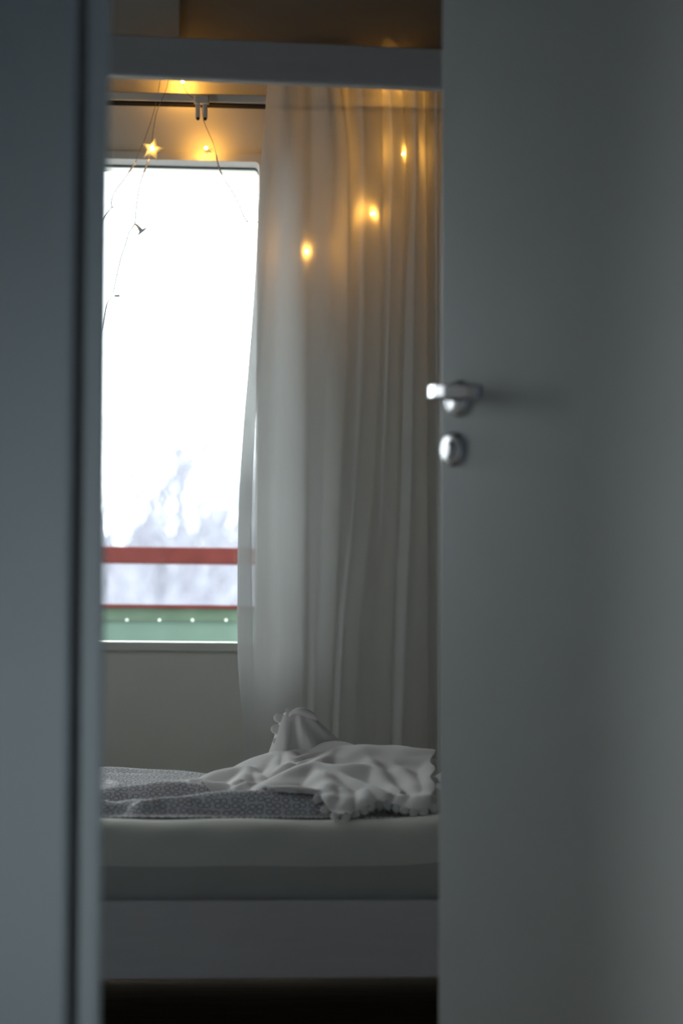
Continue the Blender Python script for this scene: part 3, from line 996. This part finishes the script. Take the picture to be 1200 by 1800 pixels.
# back limit of the blanket
keep &= GV.ravel() < np.interp(pp[:, 0], [280, 350, 440, 470, 800], [4.65, 4.71, 4.81, 4.97, 5.01])
bl = empty('blanket', B.W(0.0, 4.4, MZ1 + 0.01))
tag(bl, 'rumpled cream blanket with scalloped edge heaped on the duvet', 'blanket')
fcs = grid_faces(bn_v, bn_u, keep)
used = sorted({i for f in fcs for i in f})
remap = {k: i for i, k in enumerate(used)}
bo = link('folded_cloth', [BVt[i] for i in used], [[remap[i] for i in f] for f in fcs], 'blanket', bl['_base'], bl, True)
sol = bo.modifiers.new('thickness', 'SOLIDIFY'); sol.thickness = 0.004; sol.offset = 1

# the corner that stands up like a sleeve
TV = 4.81
left = smooth_path([(464, 1338), (472, 1322), (480, 1300), (487, 1278), (495, 1258), (501, 1252)], 5)
right = smooth_path([(612, 1322), (600, 1305), (582, 1287), (568, 1274), (556, 1264), (548, 1257)], 5)
nL, nA = len(left), 40
SV = []
for i in range(nL):
    a = B.at(left[i][0], left[i][1], TV); b = B.at(right[i][0], right[i][1], TV)
    f = i / (nL - 1)
    for k in range(nA):
        an = 2 * math.pi * k / nA
        c = 0.5 - 0.5 * math.cos(an)
        thick = (0.055 * (1 - f) + 0.030 * f) * math.sin(an)
        cre = 0.010 * math.exp(-((c - 0.40 + 0.12 * (1 - f)) / 0.05) ** 2) + 0.006 * math.sin(c * 17 + f * 5) * (1 - .4 * f)
        u = a[0] + (b[0] - a[0]) * c
        zz = a[2] + (b[2] - a[2]) * c
        bow = 0.004 * math.sin(math.pi * c) * f
        SV.append(B.W(u, TV - thick + (cre if math.sin(an) > 0 else 0), zz + bow))
sf_ = grid_faces(nL, nA, close=True)
sf_.append([(nL - 1) * nA + k for k in range(nA)])
link('raised_corner', SV, fix_normals(SV, sf_), 'blanket', bl['_base'], bl, True)
roll = smooth_path([B.at(*p) for p in ((508, 1262, TV - .020), (514, 1253, TV - .030), (526, 1250, TV - .036), (540, 1254, TV - .034), (551, 1261, TV - .026), (555, 1268, TV - .012))], 6)
n_ = len(roll)
link('rolled_edge', *tube_geo([B.W(*p) for p in roll], [0.003 + 0.006 * math.sin(math.pi * min(1, (i / (n_ - 1)) ** 1.4)) for i in range(n_)], 10), 'blanket', bl['_base'], bl, True)

# scalloped trim: one small padded lobe after another
lobe_me = None


def scallop(p, w_, h_, ang, tilt=0.0, yawv=0.0):
    """p in the bed's axes; lobe hangs in the direction ang (image plane, degrees, -90 = down)"""
    global lobe_me
    if lobe_me is None:
        V, Fc = [], []
        n, rings = 16, ((0.0, .22), (.45, .21), (.8, .15), (1.0, 0.0), (.8, -.15), (.45, -.21), (0.0, -.22))
        for rr, d in rings:
            for k in range(n):
                a = 2 * math.pi * k / n
                V.append((rr * (0.5 + 0.5 * math.cos(a)) * 1.0, d, rr * 0.5 * math.sin(a)))
        Fc = grid_faces(len(rings), n, close=True)
        lobe_me = bpy.data.meshes.new('scallop')
        lobe_me.from_pydata(V, [], fix_normals(V, Fc))
        lobe_me.polygons.foreach_set('use_smooth', [True] * len(lobe_me.polygons))
        lobe_me.materials.append(M['scallop'])
    o = bpy.data.objects.new('scallop', lobe_me)
    COL.objects.link(o)
    o.parent = bl
    wp = Vector(B.W(*p)) - Vector(bl['_base'])
    o.matrix_local = (Matrix.Translation(wp) @ Matrix.Rotation(math.atan2(B.s, B.c) + yawv, 4, 'Z') @ Matrix.Rotation(tilt, 4, 'X')
                      @ Matrix.Rotation(-math.radians(ang), 4, 'Y') @ Matrix.Diagonal((h_, min(w_, h_) * 0.55, w_, 1)))
    return o


for px, py, ang, ww, hh in ((502, 1263, 176, .021, .026), (497, 1281, 184, .021, .026), (490, 1301, 200, .014, .014),
                            (507, 1255, 100, .013, .013), (531, 1255, 80, .013, .012), (518, 1253, 92, .009, .008)):
    scallop(B.at(px, py, TV - 0.012), ww, hh, ang)
# along the hem
hemp = []
for j in range(bn_u):
    colk = [i for i in range(bn_v) if keep[i * bn_u + j]]
    if colk:
        i = colk[0]
        hemp.append((GU[i, j], GV[i, j], GZv[i, j], *pp[i * bn_u + j]))
last = None
hidx = 0
for q in hemp:
    if q[3] < 563 or q[3] > 764: continue
    if last is None or math.hypot(q[3] - last[3], q[4] - last[4]) > 15:
        t = 0 if last is None else (q[4] - last[4]) / max(1, q[3] - last[3])
        a = -90 - 25 * max(-1, min(1, t)) if q[3] > 572 else -150
        scallop((q[0], q[1] + 0.002, q[2] + 0.006), random.uniform(.016, .020), random.uniform(.016, .022), a + random.uniform(-14, 14), random.uniform(-.4, .2), random.uniform(-.5, .5))
        last = q
        hidx += 1
for px, py, v, ang in ((676, 1404, 4.215, -70), (690, 1398, 4.23, -60), (702, 1392, 4.24, -50)):
    scallop(B.at(px, py, v), .018, .020, ang, 0, 0.3)

# pillow showing behind the blanket at the right
PVt = []
n = 40
pc = B.at(812, 1375, 4.78)
for side in (1, -1):
    for i in range(n + 1):
        for j in range(n + 1):
            x, y = -1 + 2 * i / n, -1 + 2 * j / n
            th = max(0, (1 - abs(x) ** 2.6) * (1 - abs(y) ** 2.6)) ** 0.5
            ex, ey = x * (1 - 0.05 * (1 - y * y)), y * (1 - 0.05 * (1 - x * x))
            PVt.append(B.W(pc[0] + 0.165 + 0.20 * ex, 4.78 + 0.27 * ey, MZ1 + 0.058 + side * (0.052 * th + 0.001) + (0.004 * math.sin(9 * x + 5 * y) * th if side > 0 else 0)))
pf = grid_faces(n + 1, n + 1)
pf += [[k + (n + 1) ** 2 for k in f][::-1] for f in pf]
pil = empty('pillow', B.W(pc[0] + 0.165, 4.78, MZ1))
link('pillow_case', PVt, pf, 'pillow', pil['_base'], pil, True)
tag(pil, 'white pillow peeking out beside the door behind the blanket', 'pillow')

# ------------------------------------------------------------------ fairy lights
star_me = None


def star_geo(ro, ri, th):
    V = [(0, -th, 0), (0, th, 0)]
    for k in range(10):
        a = math.pi / 2 + math.pi * k / 5
        r = ro if k % 2 == 0 else ri
        V.append((r * math.cos(a), 0, r * math.sin(a)))
    Fc = []
    for k in range(10):
        a, b = 2 + k, 2 + (k + 1) % 10
        Fc += [[0, a, b], [1, b, a]]
    return V, Fc


def add_star(parent, p, ro, rx, rz, ry=0.0, hollow=False):
    global star_me
    if star_me is None:
        star_me = bpy.data.meshes.new('star')
        V, Fc = star_geo(1.0, 0.42, 0.24)
        star_me.from_pydata(V, [], fix_normals(V, Fc))
        star_me.materials.append(M['star'])
    o = bpy.data.objects.new('star', star_me)
    COL.objects.link(o)
    o.parent = parent
    wp = Vector(R.W(*p)) - Vector(parent['_base'])
    o.matrix_local = Matrix.Translation(wp) @ Matrix.Rotation(rz, 4, 'Z') @ Matrix.Rotation(rx, 4, 'X') @ Matrix.Rotation(ry, 4, 'Y') @ Matrix.Scale(ro, 4)
    o['_base'] = R.W(*p)
    return o


def add_led(parent, p, lit=True, r=0.0032):
    return link('bulb' if lit else 'unlit_bulb', *sphere_geo(R.W(*p), r, 10, 7), 'led' if lit else 'led_off', parent['_base'], parent, True)


def add_wire(parent, pts, mat='wire', r=0.0009):
    P = smooth_path([R.W(*R.at(*p)) for p in pts], 6)
    return link('wire', *tube_geo(P, r, 5), mat, parent['_base'], parent, True)


LV = WALL_V - 0.075
top = R.at(285, 150, LV)
s1 = empty('fairy_lights', R.W(*top))
tag(s1, 'strand of star fairy lights hanging over the left of the window', 'fairy lights', 'star fairy lights at the window')
add_wire(s1, [(298, 120, LV), (294, 150, LV), (286, 172, LV), (276, 195, LV), (270, 225, LV), (266, 255, LV), (262, 280, LV)])
add_wire(s1, [(262, 280, LV), (256, 295, LV), (246, 325, LV), (240, 360, LV), (238, 388, LV)], 'wire_clear', 0.0020)
add_wire(s1, [(238, 388, LV), (236, 395, LV), (226, 410, LV), (222, 425, LV), (212, 455, LV), (204, 490, LV), (199, 515, LV)], 'wire_clear', 0.0020)
add_wire(s1, [(199, 515, LV), (193, 526, LV), (187, 535, LV), (182, 560, LV), (178, 580, LV), (168, 610, LV), (160, 650, LV)], 'wire', 0.0015)
p = R.at(268, 263, LV); add_star(s1, p, 0.031, 0.35, 0.3, 0.15)
add_led(s1, (p[0], p[1] - 0.0095, p[2]), True, 0.0036)
for dx, dz in ((-.010, .004), (.010, .005), (.002, .016), (-.006, -.012)):
    pass
# a star turned half away, so that only three of its points show
oc = [(235, 393), (241, 393), (246, 398), (250, 402), (262, 397.5), (254, 406), (239, 418), (244, 407), (241, 401)]
cc = R.at(247.5, 404, LV)
tv = [R.W(cc[0], LV - 0.006, cc[2]), R.W(cc[0], LV + 0.006, cc[2])]
for i, (x, y) in enumerate(oc): tv.append(R.W(*R.at(x, y, LV + 0.008 * math.sin(i * 1.3))))
tf = []
for i in range(len(oc)): tf += [[0, 2 + i, 2 + (i + 1) % len(oc)], [1, 2 + (i + 1) % len(oc), 2 + i]]
link('star', tv, fix_normals(tv, tf), 'star', s1['_base'], s1)
p = R.at(206, 520, LV); add_star(s1, p, 0.015, math.pi / 2 - 0.12, 0.3, 0.25)
s2 = empty('fairy_lights', R.W(*R.at(300, 150, LV + .01)))
tag(s2, 'thin fairy light strand trailing to the left edge of the window', 'fairy lights', 'star fairy lights at the window')
add_wire(s2, [(283, 120, LV + .01), (280, 150, LV + .01), (272, 190, LV + .01), (258, 235, LV + .01), (244, 270, LV + .01), (238, 286, LV + .01)])
add_wire(s2, [(238, 286, LV + .01), (218, 315, LV + .01), (203, 335, LV + .01), (196, 352, LV + .01), (196, 364, LV + .01)], 'wire_clear', 0.0020)
add_wire(s2, [(197, 364, LV + .01), (190, 371, LV + .01), (182, 382, LV + .01), (172, 402, LV + .01), (160, 430, LV + .01)], 'wire', 0.0016)
add_led(s2, R.at(199, 364, LV + .01), False, 0.0026)
s3 = empty('fairy_lights', R.W(*R.at(356, 200, LV)))
tag(s3, 'fairy light strand hanging from the clip on the curtain rail', 'fairy lights', 'star fairy lights at the window')
add_wire(s3, [(322, 120, LV), (321, 145, LV), (330, 165, LV), (345, 176, LV), (354, 190, LV - .012), (358, 212, LV - .005), (366, 232, LV), (374, 250, LV), (380, 272, LV)])
add_wire(s3, [(380, 272, LV), (384, 292, LV), (394, 315, LV), (410, 340, LV), (420, 360, LV), (428, 380, LV), (433, 388, LV)], 'wire_clear', 0.0020)
add_wire(s3, [(433, 388, LV), (443, 389, LV), (453, 391, LV), (466, 394, LV)], 'wire', 0.0014)
add_led(s3, R.at(321, 143.5, LV + .035), True, 0.0036)
p = R.at(366, 266, LV + .02); add_star(s3, p, 0.014, 0.9, 0.9, 0.4)
q = R.at(362, 260, LV + .025); add_led(s3, q, True, 0.0036)
add_led(s3, R.at(434, 390, LV), False, 0.0026)

# strand behind the sheer curtain
s4 = empty('fairy_lights', R.W(*R.at(620, 150, WALL_V - 0.05)))
tag(s4, 'fairy light strand glowing behind the sheer curtain', 'fairy lights', 'star fairy lights at the window')
cg = CV.reshape(nT, nS, 3)
def behind(px, py, d):
    """point d behind the curtain cloth at that pixel"""
    best = None
    i = int(round((py - 95) / (1460 - 95) * (nT - 1)))
    for j in range(nS):
        x, y = project(cg[i, j])
        if best is None or abs(x - px) < best[0]:
            best = (abs(x - px), R.L(cg[i, j]))
    return R.at(px, py, best[1][1] + d)
pts = [behind(px, py, d) for px, py, d in ((712, 120, .03), (708, 271, .012), (680, 330, .03), (653, 376, .012), (600, 420, .03), (540, 444, .010))]
P = smooth_path([R.W(*p) for p in pts], 6)
link('wire', *tube_geo(P, 0.0006, 5), 'wire_clear', s4['_base'], s4, True)
for k in (1, 3, 5): add_led(s4, pts[k], True, 0.0030)
for px, py, d in ((690, 138, .045),): add_led(s4, behind(px, py, d), True, 0.0034)  # extra unseen bulb added to warm the top of the curtain

for o in bpy.data.objects:
    if '_base' in o: del o['_base']
